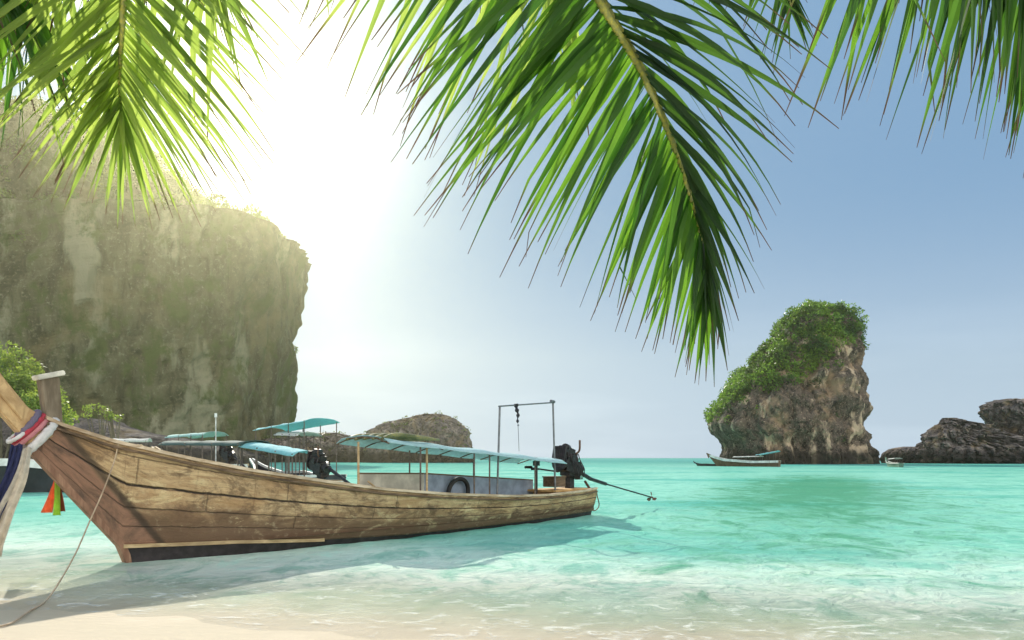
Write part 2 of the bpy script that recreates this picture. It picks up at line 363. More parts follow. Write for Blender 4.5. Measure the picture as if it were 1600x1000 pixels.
# the big headland on the left
DC = 175
rows = [(150, -800, -60, .3), (168, -800, 95, .3), (190, -800, 150, .3), (215, -800, 195, .3), (245, -800, 236, .3), (275, -800, 258, .3), (302, -800, 283, .3), (322, -800, 312, .3),
        (334, -800, 350, .35), (338, -800, 400, .4), (350, -800, 438, .55), (368, -800, 464, .8), (400, -800, 480, 1.3), (470, -800, 481, 1.5), (530, -800, 476, 1.5), (570, -800, 472, 1.5), (610, -800, 468, 1.5), (640, -800, 464, 1.5), (680, -800, 458, 1.5), (713, -800, 456, 1.5), (735, -800, 456, 1.5)]
cliff = rock('cliff', rows, DC, 40, cliff_m, 7.0, .035, 150, 420, 5, seed=3.1, jag=.36, sq=.3)
tag(cliff, 'towering grey green limestone headland behind the boats on the left', kind='structure')
def cmask(c, n):
    if c.y > DC+85 or c.x < -190: return 0
    w = 0
    if n.z > .55 and c.z > 25: w = 1.0
    elif c.z > 20: 
        q = noise.noise(c*.05+Vector((4, 0, 0)))+.5*noise.noise(c*.14)
        w = .35*max(0, q-.15)*(1 if n.z > -.1 else .2)
    return w
sp = surf_points(cliff, cmask, 1500)
cen = [tuple(p+n*.4) for p, n in sp]; rad_ = list(.7+2.6*rng.uniform(0, 1, len(cen))**2)
leaves('foliage', clumps(cen, rad_, 20), .8, vegd_m, cliff)
# ---- the tall sea stack on the right
DS = 156
root = empty('rock_island', (at(1240, 713, DS+14).x, DS+14, 0))
tag(root, 'tall leaning rock island with green shrubs draped over its top', 'rock island')
rows = [(484, 1262, 1300), (491, 1246, 1332), (501, 1236, 1348), (518, 1222, 1358), (545, 1210, 1364), (570, 1188, 1361), (600, 1155, 1361), (630, 1126, 1361), (650, 1112, 1358), (662, 1107, 1355),
        (674, 1112, 1354), (684, 1120, 1360), (695, 1126, 1368), (705, 1128, 1374), (716, 1127, 1378), (735, 1127, 1378)]
rows = [(a, b+(9 if a > 600 else -3), c_-13) for a, b, c_ in rows]
rk = rock('rock', rows, DS, 15, stack_m, 3.0, .11, 150, 340, 2.3, None, 11.3, .25, jag=.35)
def par(o, r):
    o.parent = r; o.matrix_parent_inverse = Matrix.Translation(-Vector(r.location))
par(rk, root)
def smask(c, n):
    px = 800+F*c.x/c.y; py = HZ-F*(c.z-EYE)/c.y
    line = lerp(px, [1100, 1118, 1150, 1200, 1234, 1276, 1290, 1332, 1370], [664, 654, 632, 617, 595, 582, 550, 534, 534])
    j = 9*noise.noise(c*.35)
    if py < line+j: return 1.0 if n.y < .4 or n.z > .2 else .35
    if py < line+j+26 and noise.noise(c*.5) > .15: return .25
    return 0
sp = surf_points(rk, smask, 1300)
cen = [tuple(p+n*rng.uniform(-.2, .7)) for p, n in sp]; rad_ = list(.4+1.5*rng.uniform(0, 1, len(cen))**2.2)
for px, py in ((1262, 478), (1268, 474), (1313, 477), (1245, 488), (1340, 486), (1352, 498), (1225, 512), (1330, 481)):
    cen.append(tuple(at(px, py, DS+14))); rad_.append(random.uniform(.9, 1.6))
lv = leaves('foliage', clumps(cen, rad_, 46), .52, veg_m); par(lv, root)
crown_m = leafmat("dark tree crowns", (.016, .035, .012), (.05, .085, .022), (.07, .14, .03), .25, .3)
sp = surf_points(rk, lambda c, n: smask(c, n) if n.z > -.1 else 0, 75)
cen = [tuple(p+n*rng.uniform(.2, .9)) for p, n in sp]; lv = leaves('tree_crown', clumps(cen, list(rng.uniform(.7, 1.7, len(cen))), 60, .9), .40, crown_m); par(lv, root)
warm_m = leafmat("yellow green tree crowns", (.11, .16, .03), (.20, .26, .05), (.26, .36, .06), .35, .3)
sp = surf_points(rk, lambda c, n: smask(c, n) if n.y < -.2 else 0, 60)
cen = [tuple(p+n*rng.uniform(.3, .9)) for p, n in sp]; lv = leaves('pale_shrubs', clumps(cen, list(rng.uniform(.4, 1.1, len(cen))), 60, .9), .36, warm_m); par(lv, root)
def islet(label, rows, D, depth, amp, freq, m, seed, veg=0, nrow=70, nang=220):
    x = sum(at(r[1]/2+r[2]/2, 713, D).x for r in rows)/len(rows)
    r = empty('rock_island', (x, D+depth, 0)); tag(r, label, 'rock island')
    k = rock('rock', rows, D, depth, m, amp, freq, nrow, nang, 2.3, None, seed, .3, jag=.9); par(k, r)
    if veg:
        sp = surf_points(k, lambda c, n: 1 if n.z > .15 and c.z > 2.5 and noise.noise(c*.3) > -.1 else 0, veg)
        lv = leaves('foliage', clumps([tuple(p) for p, n in sp], list(rng.uniform(.5, 1.2, len(sp))), 22), .5, vegd_m); par(lv, r)
    return r
islet('dark domed rock island beyond the long boat canopy', [(647, 660, 690), (652, 640, 706), (658, 610, 716), (666, 588, 726), (676, 574, 734), (690, 570, 739), (716, 568, 741), (735, 568, 741)], 190, 9, 1.6, .16, reef_m, 5.5, 90)
islet('low dark rock ledge at the foot of the headland', [(676, 505, 525), (681, 470, 548), (687, 400, 566), (700, 380, 590), (716, 380, 600), (735, 380, 600)], 200, 8, 1.6, .15, reef_m, 8.5, 120)
islet('long jagged brown rock islet at the far right edge', [(653, 1478, 1500), (658, 1474, 1520), (664, 1466, 1550), (675, 1452, 1572), (684, 1444, 1600), (700, 1440, 1700), (716, 1430, 1720), (735, 1430, 1720)], 165, 9, 2.0, .22, reef_m, 21.5)
islet('knobbly rock head standing above the jagged islet', [(624, 1566, 1640), (630, 1552, 1680), (640, 1548, 1700), (650, 1551, 1710), (662, 1558, 1720), (672, 1568, 1730), (690, 1580, 1740), (716, 1585, 1740), (735, 1585, 1740)], 172, 9, 1.8, .24, reef_m, 31.5)
islet('thin strip of reef rock between the leaning island and the jagged islet', [(698, 1412, 1440), (701, 1395, 1470), (706, 1385, 1490), (716, 1380, 1490), (735, 1380, 1490)], 175, 4, .8, .4, reef_m, 41.5, 0, 20, 90)
# ---- shrubs on the near shore, left
bush_m = leafmat("bright shrub leaves", (.045, .095, .016), (.17, .24, .045), (.32, .44, .08), .4, .8)
bark = woodmat("grey bark", (.10, .08, .055), (.20, .16, .11), (6, 6, 1))
def bush(label, px, py, D, rx, rz, n, rad=(.5, 1.1), leaf=.28, name='bush'):
    c = at(px, py, D); r = empty(name, (c.x, D, .1)); tag(r, label, 'bush')
    cen = []
    for _ in range(int(n*2.2)):
        q = rng.uniform(-1, 1); top = c.z+rz*(.8-.9*abs(q)**1.5)+rng.normal()*.12*rz; cen.append((c.x+q*rx, D+rng.normal()*rx*.35, max(.4, top-min(top-.6, rz*2.2)*rng.uniform(0, 1)**1.6)))
    n = len(cen)
    lv = leaves('foliage', clumps(cen, list(rng.uniform(*rad, n)), 130), leaf, bush_m); par(lv, r)
    b = MB()
    for q in cen[::max(1, n//6)]: b.tube(catmull([(c.x, D, .1), (c.x*.6+q[0]*.4+.2, D, q[2]*.5), q], 4), [.09-.008*i for i in range(9)], 6)
    par(b.build('trunk', bark), r)
for L, px, py, D, rx, rz, n in (('leafy green tree at the left edge below the headland', 2, 580, 62, 2.6, 1.9, 22), ('spreading green shrub just behind the carved prow', 40, 612, 60, 1.9, 1.4, 16), ('low green shrub between the prow and the wooden bow post', 70, 638, 58, 1.5, 1.0, 12),
                                ('small pale green shrub right of the wooden bow post', 150, 638, 62, .95, .35, 9), ('tiny pale shrub low on the shore right of the other shrubs', 176, 650, 62, .7, .25, 5)):
    bush(L, px, py, D, rx, rz, n, (.5, 1.1) if rx > 1 else (.2, .42), .28 if rx > 1 else .2)
# the strip of shore under the headland
rows = [(655, -300, 150), (668, -300, 190), (678, -300, 235), (688, -300, 300), (700, -300, 360), (713, -300, 400), (760, -300, 400)]
sh = rock('shore_rocks', rows, 66, 6, reef_m, 1.2, .3, 30, 240, 3, seed=2.2, zb=-1); tag(sh, kind='structure')

# ================================================================ THE NEAR LONG BOAT
BX, BY = -5.75, 11.6; AX, AY = .63178, .77514; LEN = 12.0
PHI = math.atan2(AY, AX)                       # local +x runs from bow to stern, local -y is the side facing the beach
boat = empty('longtail_boat', (BX, BY, 0), PHI)
tag(boat, 'large weathered wooden longtail boat with patchy planks moored at the beach', 'boat')
def bl(px, py, v=0.0):
    """a measured point of the boat: v metres to its beach side"""
    r = (px-800)/F; nx, ny = AY, -AX
    u = (r*(BY+v*ny)-BX-v*nx)/(AX-r*AY); d = BY+u*AY+v*ny
    return Vector((u, -v, EYE+(HZ-py)/F*d))
def hb(u): return lerp(u, [-1.4, -1.05, -.5, 0, 1, 2, 4, 6, 8, 10, 12.1], [.075, .10, .25, .40, .60, .75, .92, .98, .93, .78, .50])
def hz(u): return lerp(u, [-1.4, -1.09, -.83, -.36, .68, 1.68, 2.84, 4.2, 5.85, 7.96, 9.57, 11.4, 12.1], [2.24, 2.06, 1.97, 1.80, 1.55, 1.35, 1.17, .98, .83, .70, .66, .69, .73])
def stem_u(z): return lerp(z, [-.12, -.04, .26, 1.0, 1.71, 2.18], [0, -.05, -.17, -.80, -1.39, -1.73])
def stem_z(u): return lerp(-u, [0, .05, .17, .80, 1.39, 1.73], [-.12, -.04, .26, 1.0, 1.71, 2.18])
def chine(u):
    if u < -.17: return .055, stem_z(u)
    return lerp(u, [-.17, 0, 1, 2, 4, 6, 9, 12.1], [.055, .09, .34, .50, .62, .66, .62, .34]), lerp(u, [-.17, 1.5, 3, 5, 8, 12.1], [.26, .21, .12, .06, .06, .12])
t = NT("weathered hull planks"); uv = t.n('ShaderNodeUVMap').outputs[0]; su = t.n('ShaderNodeSeparateXYZ'); t.l(uv, su.inputs[0])
P = t.pos(); so_ = t.n('ShaderNodeSeparateXYZ'); t.l(P, so_.inputs[0])
U, V = su.outputs[0], su.outputs[1]
g = t.noise(t.map(uv, (1.0, 9, 1)), 2.2, 8, .7, .8); blot = t.noise(t.map(uv, (1, 1.6, 1)), 2.3, 8, .68, .6); big = t.noise(t.map(uv, (.5, 1.2, 1)), 1.4, 4); fine = t.noise(t.map(uv, (1, 3, 1)), 22, 5, .7)
c = t.mix(t.ramp(g, .3, .7), (.40, .25, .125), (.82, .60, .34))
c = t.mix(t.ramp(big, .42, .62, 0, .8), c, (.44, .255, .12))
low = t.math('ADD', V, t.math('MULTIPLY', t.math('SUBTRACT', blot, .5), .9))
c = t.mix(t.ramp(low, .38, .74, 0, .9), c, (.16, .088, .055))
c = t.mix(t.ramp(blot, .50, .66, 0, .8), c, (.12, .07, .04))
bl2 = t.noise(t.map(uv, (.9, 2.2, 1), (3, 8, 0)), 1.5, 9, .75, 1.0); c = t.mix(t.ramp(bl2, .52, .62, 0, .7), c, (.15, .095, .055)); c = t.mix(t.ramp(bl2, .46, .36, 0, .65), c, (.80, .64, .36))
ru = t.noise(t.map(uv, (11, .7, 1)), 1.0, 5, .7); c = t.mix(t.ramp(ru, .56, .72, 0, .6), c, (.17, .085, .045)); c = t.mix(t.ramp(V, .62, .95, 0, .65), c, (.14, .08, .05)); c = t.mix(t.ramp(fine, .54, .72, 0, .65), c, (.10, .07, .045)); pl = t.noise(t.map(uv, (.35, 0, 1), (0, 0, 0)), 9, 0); sg = t.n('ShaderNodeTexWhiteNoise', noise_dimensions='2D'); fl = t.n('ShaderNodeVectorMath', operation='FLOOR'); pi_ = t.math('ADD', t.math('ADD', t.math('GREATER_THAN', V, .10), t.math('GREATER_THAN', V, .38)), t.math('ADD', t.math('GREATER_THAN', V, .61), t.math('GREATER_THAN', V, .80))); cx_ = t.n('ShaderNodeCombineXYZ'); t.l(t.math('ADD', t.math('MULTIPLY', U, .38), t.math('MULTIPLY', pi_, 3.37)), cx_.inputs[0]); t.l(pi_, cx_.inputs[1]); t.l(cx_.outputs[0], fl.inputs[0]); t.l(fl.outputs[0], sg.inputs['Vector']); c = t.mix(t.math('MULTIPLY', sg.outputs['Value'], .36), c, (.20, .125, .065))
c = t.mix(t.ramp(t.noise(t.map(uv, (1, 1.5, 1), (5, 2, 0)), 5, 5, .6), .58, .72, 0, .3), c, (.68, .57, .36))
# red-brown planking just behind the stem
w = t.math('ADD', U, t.math('MULTIPLY', so_.outputs[2], .80)); w = t.math('ADD', w, t.math('MULTIPLY', t.math('SUBTRACT', g, .5), .08))
red = t.mix(t.ramp(blot, .4, .7), (.29, .155, .10), (.11, .07, .05)); red = t.mix(t.ramp(fine, .5, .8, 0, .5), red, (.46, .27, .16))
c = t.mix(t.ramp(w, .62, .48), c, red)
dl = t.math('ABSOLUTE', t.math('SUBTRACT', w, .58)); c = t.mix(t.ramp(dl, .10, .02, 0, .85), c, (.05, .035, .025))
# plank seams: run fore and aft, butt joints staggered
wv = t.math('ADD', V, t.math('MULTIPLY', t.math('SUBTRACT', t.noise(t.map(uv, (1, 0, 0)), 3, 4), .5), .05))
seam = None
for k, (v0, wd, st) in enumerate(((.10, .010, .6), (.38, .020, 1.0), (.61, .012, .6), (.80, .010, .5))):
    d = t.ramp(t.math('ABSOLUTE', t.math('SUBTRACT', wv, v0)), wd, wd*.25, 0, st); seam = d if seam is None else t.math('MAXIMUM', seam, d)
for k, (lo, hi, off, ln) in enumerate(((.10, .38, .3, 2.3), (.38, .61, .9, 3.1), (.61, .80, .1, 3.7))):
    fr_ = t.math('ABSOLUTE', t.math('SUBTRACT', t.math('FRACT', t.math('DIVIDE', t.math('ADD', U, off+40), ln)), .5))
    j = t.math('MULTIPLY', t.ramp(fr_, .014/ln, .002, 0, .45), t.math('MULTIPLY', t.math('GREATER_THAN', V, lo), t.math('LESS_THAN', V, hi))); seam = t.math('MAXIMUM', seam, j)
brk = t.ramp(t.noise(t.map(uv, (1, 4, 1)), 4, 3), .3, .5, .45, 1.0)
c = t.mix(t.math('MULTIPLY', seam, brk), c, (.035, .024, .018))
h = t.math('SUBTRACT', t.math('ADD', t.math('MULTIPLY', g, .5), t.math('MULTIPLY', fine, .35)), t.math('MULTIPLY', seam, 1.4))
hull_m = t.done(t.bsdf(c, .72, t.bump(h, .75, .035), 0, .25))
def hull(parent, name='hull', K=26):
    us = [-1.40, -1.3, -1.2, -1.09, -.95, -.8, -.65, -.5, -.36, -.25, -.17]+list(np.linspace(0, 12.1, 60))
    vs = []; uvs = []; fs = []; nr = K+1
    for side in (-1, 1):
        b0 = len(vs)
        for u in us:
            b, h = hb(u), hz(u); cw, cz = chine(u)
            for k in range(nr):
                q = k/K
                y = cw+(b-cw)*((1-q)**1.15)+.05*math.sin(math.pi*q)*min(1, max(0, u/2)); z = cz+(h-cz)*(1-q)
                # lapped strakes: a 10 mm step at each seam
                y += .010*((q*4.2) % 1.0)
                vs.append(Vector((u, side*y, z))); uvs.append((u, q))
        for i in range(len(us)-1):
            for k in range(K):
                a = b0+i*nr+k; f = (a, a+1, a+nr+1, a+nr); fs.append(f if side > 0 else f[::-1])
    # transom
    o = mesh_obj(name, vs, fs, hull_m, parent, smooth=True, uvs=uvs); return o
hl = hull(boat); md = hl.modifiers.new("thick", 'SOLIDIFY'); md.thickness = .035; md.offset = 1
wood_l = woodmat("pale varnish worn wood", (.40, .27, .14), (.60, .44, .25)); wood_d = woodmat("dark wood", (.10, .065, .04), (.20, .13, .08))
wood_g = woodmat("gunwale wood", (.42, .30, .19), (.68, .55, .40)); black = plain("black wood and painted hull shade", (.030, .022, .024), .6, var=.5, sc=8)
# bottom planking below the chine and the keel, its underside shade painted black
vs = []; fs = []; us = [-.17, -.12, -.05]+list(np.linspace(.1, 12.1, 50))
for u in us:
    cw, cz = chine(u); q = min(1, max(0, (u+.17)/.12)); zb = cz*(1-q)+(-.14)*q
    for y, z in ((-cw, cz), (-cw*.86, cz+(zb-cz)*.7), (0, zb-.05*q), (cw*.86, cz+(zb-cz)*.7), (cw, cz)): vs.append((u, y, z))
for i in range(len(us)-1):
    for k in range(4): a = i*5+k; fs.append((a, a+1, a+6, a+5))
mesh_obj('bottom_planking', vs, fs, black, boat)
def strip(name, fn, us, w, h, m, sides=(-1, 1), parent=boat):
    """a rail following the hull; fn(u) -> (y, z); two rails make two children"""
    for s_ in sides:
        b = MB(); n = 4; vs = []
        for u in us:
            y, z = fn(u)
            for dy, dz in ((-w/2, -h/2), (w/2, -h/2), (w/2, h/2), (-w/2, h/2)): vs.append((u, s_*(y+dy), z+dz))
        f = []
        for i in range(len(us)-1):
            for k in range(4): f.append((i*4+k, i*4+(k+1) % 4, (i+1)*4+(k+1) % 4, (i+1)*4+k))
        f += [(3, 2, 1, 0), tuple((len(us)-1)*4+k for k in range(4))]
        b.add(vs, f); b.build(name, m, parent)
UU = list(np.linspace(-1.2, 12.1, 70))
strip('gunwale', lambda u: (hb(u)-.01, hz(u)+.012), UU, .085, .05, wood_g)
strip('rub_rail', lambda u: (chine(u)[0]+.018, chine(u)[1]+.0), [x for x in list(np.linspace(-.15, 3.1, 30))], .04, .055, wood_l)
strip('rubbing_strake', lambda u: (hb(u)+.02, hz(u)-.07), UU, .03, .035, wood_d)
# stem timber, following the stem line
b = MB(); vs = []; zz = [-.12, -.04, .26, .6, 1.0, 1.4, 1.71]
poly = [(stem_u(z)-.035, z) for z in zz]+[(stem_u(z)+.07, z) for z in zz[::-1]]; b.prism(poly, 'y', -.075, .075); b.build('stem', woodmat("red brown stem wood", (.22, .11, .07), (.38, .22, .14), (6, 6, 1)), boat)
# carved prow
prow_m = woodmat("orange brown prow wood", (.40, .25, .12), (.62, .43, .22), (3, 6, 2))
b = MB(); b.prism([(-1.36, 1.70), (-1.73, 2.17), (-2.2, 2.85), (-2.6, 3.45), (-2.35, 3.75), (-2.05, 3.32), (-1.73, 2.68), (-1.42, 2.27), (-1.12, 2.07), (-1.05, 1.9)], 'y', -.085, .085); b.build('prow', prow_m, boat, bevel=.015)
b = MB(); b.prism([(-1.50, 2.08), (-1.80, 2.47), (-2.1, 2.93), (-2.02, 3.2), (-1.73, 2.62), (-1.47, 2.27)], 'y', -.115, .115); b.build('prow_cheek', prow_m, boat, bevel=.01)
# the post on the foredeck with its flat pale cap
p0, p1 = bl(84, 662, -.05), bl(76, 590, -.05)
b = MB(); rot = Matrix.Rotation(R(-6), 3, 'Y')
m0 = (p0+p1)/2; b.box(m0-Vector((0, 0, .1)), (.20, .13, (p1.z-p0.z)+.2), rot, 1.25)
post = b.build('bow_post', woodmat("grey brown post wood", (.16, .125, .085), (.30, .24, .17), (6, 6, 1)), boat, bevel=.01)
b = MB(); b.box(p1+Vector((0, 0, .03)), (.36, .24, .07), Matrix.Rotation(R(-16), 3, 'Y')); cp = b.build('post_cap', plain("bleached wood", (.78, .74, .64), .7), post, bevel=.012)
# foredeck, floor, thwarts, transom
b = MB()
vs = []; us = list(np.linspace(-1.0, 2.6, 14))
for u in us: vs += [(u, -hb(u)+.05, hz(u)-.10), (u, hb(u)-.05, hz(u)-.10)]
b.add(vs, [(2*i, 2*i+1, 2*i+3, 2*i+2) for i in range(len(us)-1)]); b.build('foredeck', wood_d, boat)
vs = []; us = list(np.linspace(2.0, 12.05, 24)); b = MB()
for u in us: w_ = chine(u)[0]+.1; vs += [(u, -w_, .22), (u, w_, .22)]
b.add(vs, [(2*i, 2*i+1, 2*i+3, 2*i+2) for i in range(len(us)-1)]); b.build('floor', wood_d, boat)
b = MB(); h_ = hz(12.1); cw, cz = chine(12.1); b.prism([(-cw, cz), (cw, cz), (hb(12.1), h_+.02), (-hb(12.1), h_+.02)], 'x', 12.06, 12.12); b.build('transom', wood_d, boat)
for u in (3.6, 5.4, 7.2, 9.0, 10.6):
    b = MB(); b.box((u, 0, hz(u)-.16), (.26, 2*hb(u)-.1, .035)); b.build('seat', wood_l, boat)
# stern deck with warm boards and a dark box
b = MB(); p = bl(868, 768, .2); b.box((p.x+.35, 0, p.z+.03), (1.5, 1.0, .05)); b.build('stern_deck', woodmat("orange stern boards", (.50, .28, .10), (.66, .42, .18)), boat)
b = MB(); p = bl(866, 752, .1); b.box((p.x, p.y, p.z-.02), (.45, .40, .24)); b.box((p.x, p.y, p.z+.115), (.49, .44, .03)); b.build('engine_box', wood_d, boat, bevel=.01)
# inner side boards
pale = plain("weathered white board", (.60, .56, .47), .6, var=.3, sc=3); blue = plain("faded blue grey board", (.30, .36, .46), .55, var=.3, sc=3)
def board(pxa, pya, pxb, pyb, v, m, name='side_board'):
    a, c_ = bl(pxa, pya, v), bl(pxb, pyb, v); b = MB()
    b.prism([(a.x, a.z), (c_.x, c_.z), (c_.x, .35), (a.x, .35)], 'y', -v-.02, -v+.02); o = b.build(name, m, boat)
    r_ = MB(); r_.tube([(a.x, -v, a.z+.012), (c_.x, -v, c_.z+.012)], .022, 8); r_.build('top_rail', wood_d, o); return o
board(560, 741, 662, 741, -.42, pale); board(664, 741, 832, 751, -.42, blue)
b = MB(); a = bl(575, 752, -.30); c_ = bl(600, 765, -.30); b.tube([(a.x, .30, a.z), (c_.x, .30, c_.z-.1)], .02, 6); b.build('brace', wood_l, boat)
# canopy: a thin sagging cloth on battens, with posts
canopy_m = clothmat("faded aqua canvas", (.52, .74, .76), .35)
canopy_w = clothmat("sun bleached canvas", (.55, .60, .50), .35)
def canopy(u0, z0, u1, z1, wd, m, parent, name='canopy', arch=.10, sag=.03, nu=26, nv=10, y0=0):
    vs = []; fs = []
    for i in range(nu+1):
        q = i/nu; u = u0+(u1-u0)*q; zc = z0+(z1-z0)*q
        for k in range(nv+1):
            r_ = k/nv*2-1; y = r_*wd
            z = zc+arch*(1-r_*r_)-sag*abs(math.sin(q*math.pi*4))*(1 if abs(r_) < 1 else .4)+.008*noise.noise(Vector((u*3, y*4, 2)))
            if k in (0, nv): z -= .05
            vs.append((u, y0+y, z))
    for i in range(nu):
        for k in range(nv): a = i*(nv+1)+k; fs.append((a, a+nv+1, a+nv+2, a+1))
    o = mesh_obj(name, vs, fs, m, parent, smooth=True); md = o.modifiers.new("thick", 'SOLIDIFY'); md.thickness = .014; return o
ra, rb = bl(566, 683, 0), bl(846, 717, 0)
cz0, cz1 = ra.z-.06, rb.z-.06
cp_ = canopy(ra.x, cz0, rb.x, cz1, .80, canopy_m, boat)
for k in range(9):
    q = k/8; u = ra.x+(rb.x-ra.x)*q; z = cz0+(cz1-cz0)*q; b = MB()
    b.tube([(u, -.78, z-.07), (u, -.4, z+.035), (u, 0, z+.06), (u, .4, z+.035), (u, .78, z-.07)], .014, 6); b.build('batten', wood_d, cp_)
# bundle of green netting and palm matting folded at the canopy's forward end
net_m = leafmat("green brown netting", (.10, .12, .06), (.22, .22, .12), (.2, .22, .1), .2, 4)
b = MB(); 
for k in range(5): 
    y = -.62+k*.26; b.tube(catmull([(ra.x-.05, y, cz0+.02), (ra.x+.35, y+.05, cz0+.10), (ra.x+.9, y-.04, cz0+.06), (ra.x+1.5, y, cz0+.02)], 4), [.02+.025*math.sin(math.pi*i/12)+.01*random.random() for i in range(13)], 7)
b.build('folded_netting', net_m, cp_, smooth=True)
iron = plain("rusty pipe", (.16, .12, .10), .5, .3, .4, 12)
for px, v, dk in ((560, .30, 0), (657, .72, 1), (667, .55, 0), (741, .70, 1), (765, .70, 1), (836, .60, 1), (640, -.72, 1), (740, -.72, 1), (560, -.7, 1)):
    a = bl(px, 745, v); q = min(1, max(0, (a.x-ra.x)/(rb.x-ra.x))); z1 = cz0+(cz1-cz0)*q-.04; b = MB()
    b.tube([(a.x, a.y, .3), (a.x, a.y, z1)], .018 if dk else .022, 8); b.build('canopy_post', iron if dk else wood_l, boat)
# goalpost frame over the stern
a0, a1, a2, a3 = bl(776, 755, .45), bl(781, 635, .45), bl(864, 629, .45), bl(868, 760, .45)
steel = plain("grey painted pipe", (.20, .20, .21), .45, .4, .3, 10)
fr0 = MB(); fr0.tube([Vector((a0.x, a0.y, .3)), a1], .024, 8); fr0.build('stern_frame_post', steel, boat)
fr0 = MB(); fr0.tube([a2, Vector((a3.x, a3.y, .5))], .024, 8); fr0.build('stern_frame_post', steel, boat)
fr0 = MB(); fr0.tube([a1-Vector((.04, 0, 0)), a2], .018, 8); fr0.tube([a2-Vector((.09, 0, -.03)), a2+Vector((.05, 0, .02))], .04, 8); fr0.build('stern_frame_crossbar', steel, boat)
# ---- engine on its swivel, long drive shaft
eng_m = plain("greasy black engine iron", (.045, .038, .040), .42, .5, .6, 14, .5); rust = plain("rusty iron", (.17, .09, .06), .7, .2, .5, 12)
def engine(parent, at_, sc=1.0, ms=(None,)):
    x, y, z = at_; e = MB(); s_ = sc
    def bx(c, sz, r=None, tp=1): e.box((x+c[0]*s_, y+c[1]*s_, z+c[2]*s_), [q*s_ for q in sz], r, tp)
    def cy(p, q, r, n=14): e.tube([(x+p[0]*s_, y+p[1]*s_, z+p[2]*s_), (x+q[0]*s_, y+q[1]*s_, z+q[2]*s_)], r*s_, n)
    tl = Matrix.Rotation(R(14), 3, 'Y')
    bx((0, 0, .42), (.62, .36, .36), tl); bx((-.05, 0, .70), (.56, .26, .26), tl); bx((-.06, 0, .87), (.50, .20, .10), tl)
    bx((.08, 0, .20), (.50, .30, .16), tl, 1.1)
    cy((-.30, 0, .50), (-.40, 0, .53), .19, 18); cy((-.40, 0, .53), (-.43, 0, .535), .24, 18)
    cy((-.22, -.05, .92), (.02, .05, .90), .11, 16); cy((.30, 0, .40), (.52, 0, .32), .15, 16)
    cy((-.1, .22, .55), (.2, .22, .5), .08, 12); cy((-.05, -.23, .62), (-.05, -.15, .62), .10, 14)
    for k in range(4): cy((-.26+k*.14, -.20, .66-.03*k), (-.26+k*.14, -.14, .80-.03*k), .028, 8)
    bx((.05, .0, -.02), (.20, .16, .34)); bx((.05, 0, -.22), (.42, .36, .10))
    o = e.build('engine', eng_m, parent, bevel=0)
    p_ = MB(); p_.tube(catmull([(x+.16*s_, y-.12*s_, z+.75*s_), (x+.22*s_, y-.2*s_, z+.85*s_), (x+.24*s_, y-.2*s_, z+1.12*s_)], 4), .028*s_, 8); p_.build('exhaust_pipe', rust, o)
    r_ = MB(); r_.box((x-.42*s_, y, z+.76*s_), (.07*s_, .40*s_, .40*s_), tl)
    for k in range(6): r_.box((x-.465*s_, y-.16*s_+k*.064*s_, z+.77*s_), (.012*s_, .012*s_, .36*s_), tl)
    r_.build('radiator', black, o)
    return o
ep = bl(890, 752, 0); eng = engine(boat, (ep.x-.05, 0, ep.z-.02), 1.0)
b = MB()
for k in range(7):
    q = k/6; b.tube(catmull([(ep.x-.3+q*.5, -.2, ep.z+.5+.3*random.random()), (ep.x-.2+q*.5, -.26-.05*random.random(), ep.z+.3), (ep.x+.05*k, -.2, ep.z+.05)], 5), .012, 6)
b.build('hoses', black, eng)
s0, s1 = bl(915, 747, 0), bl(1018, 777, 0)
b = MB(); b.tube([(ep.x+.35, 0, ep.z+.28), s0+Vector((0, 0, 0))+Vector((.25, 0, -.03))], [.06, .055], 12); b.tube([s0+Vector((.2, 0, -.02)), s0.lerp(s1, .28)], .05, 12); b.tube([s0.lerp(s1, .26), s1], .022, 10); b.build('drive_shaft', eng_m, boat)
b = MB()
for k in range(3):
    a = k*2*math.pi/3; r_ = Matrix.Rotation(a, 3, 'X'); pts = [(.0, 0, .02), (.05, .05, .10), (.03, .06, .16), (-.03, -.01, .17), (-.05, -.04, .10)]
    vs = [r_ @ Vector(q)+s1 for q in pts]; vs += [v_+Vector((.008, 0, 0)) for v_ in vs]; b.add(vs, [(0, 1, 2, 3, 4), (9, 8, 7, 6, 5)]+[(i, 5+i, 5+(i+1) % 5, (i+1) % 5) for i in range(5)])
b.tube([s1-Vector((.06, 0, 0)), s1+Vector((.07, 0, 0))], [.03, .02], 10); b.build('propeller', rust, boat)
tl0, tl1 = bl(822, 730, 0), bl(872, 737, 0)
b = MB(); b.tube([tl0, tl1, (ep.x-.3, 0, ep.z+.3)], .022, 8); b.tube([tl0-Vector((.03, 0, 0)), tl0+Vector((.22, 0, .0))], .034, 8); b.build('tiller', eng_m, boat)
tp = bl(838, 742, .1); b = MB(); b.tube([(tp.x, tp.y, .5), (tp.x, tp.y, bl(838, 722, .1).z)], .035, 8); b.box((tp.x, tp.y, bl(838, 724, .1).z), (.16, .10, .12)); b.box((tp.x-.05, tp.y, bl(838, 733, .1).z), (.28, .05, .05)); b.build('tiller_stand', eng_m, boat)
# hoop hanging off the stern
hp = bl(930, 783, .1); b = MB(); rg = [(hp.x+.19*math.cos(a)*.9, hp.y+.03*math.sin(3*a), hp.z+.27*math.sin(a)) for a in np.linspace(0, 2*math.pi, 22)]; b.tube(rg, .015, 6, False)
b.tube(catmull([bl(914, 752, .2), bl(924, 770, .2), bl(926, 798, .2)], 4), .035, 7); b.build('stern_bracket', rust, boat)

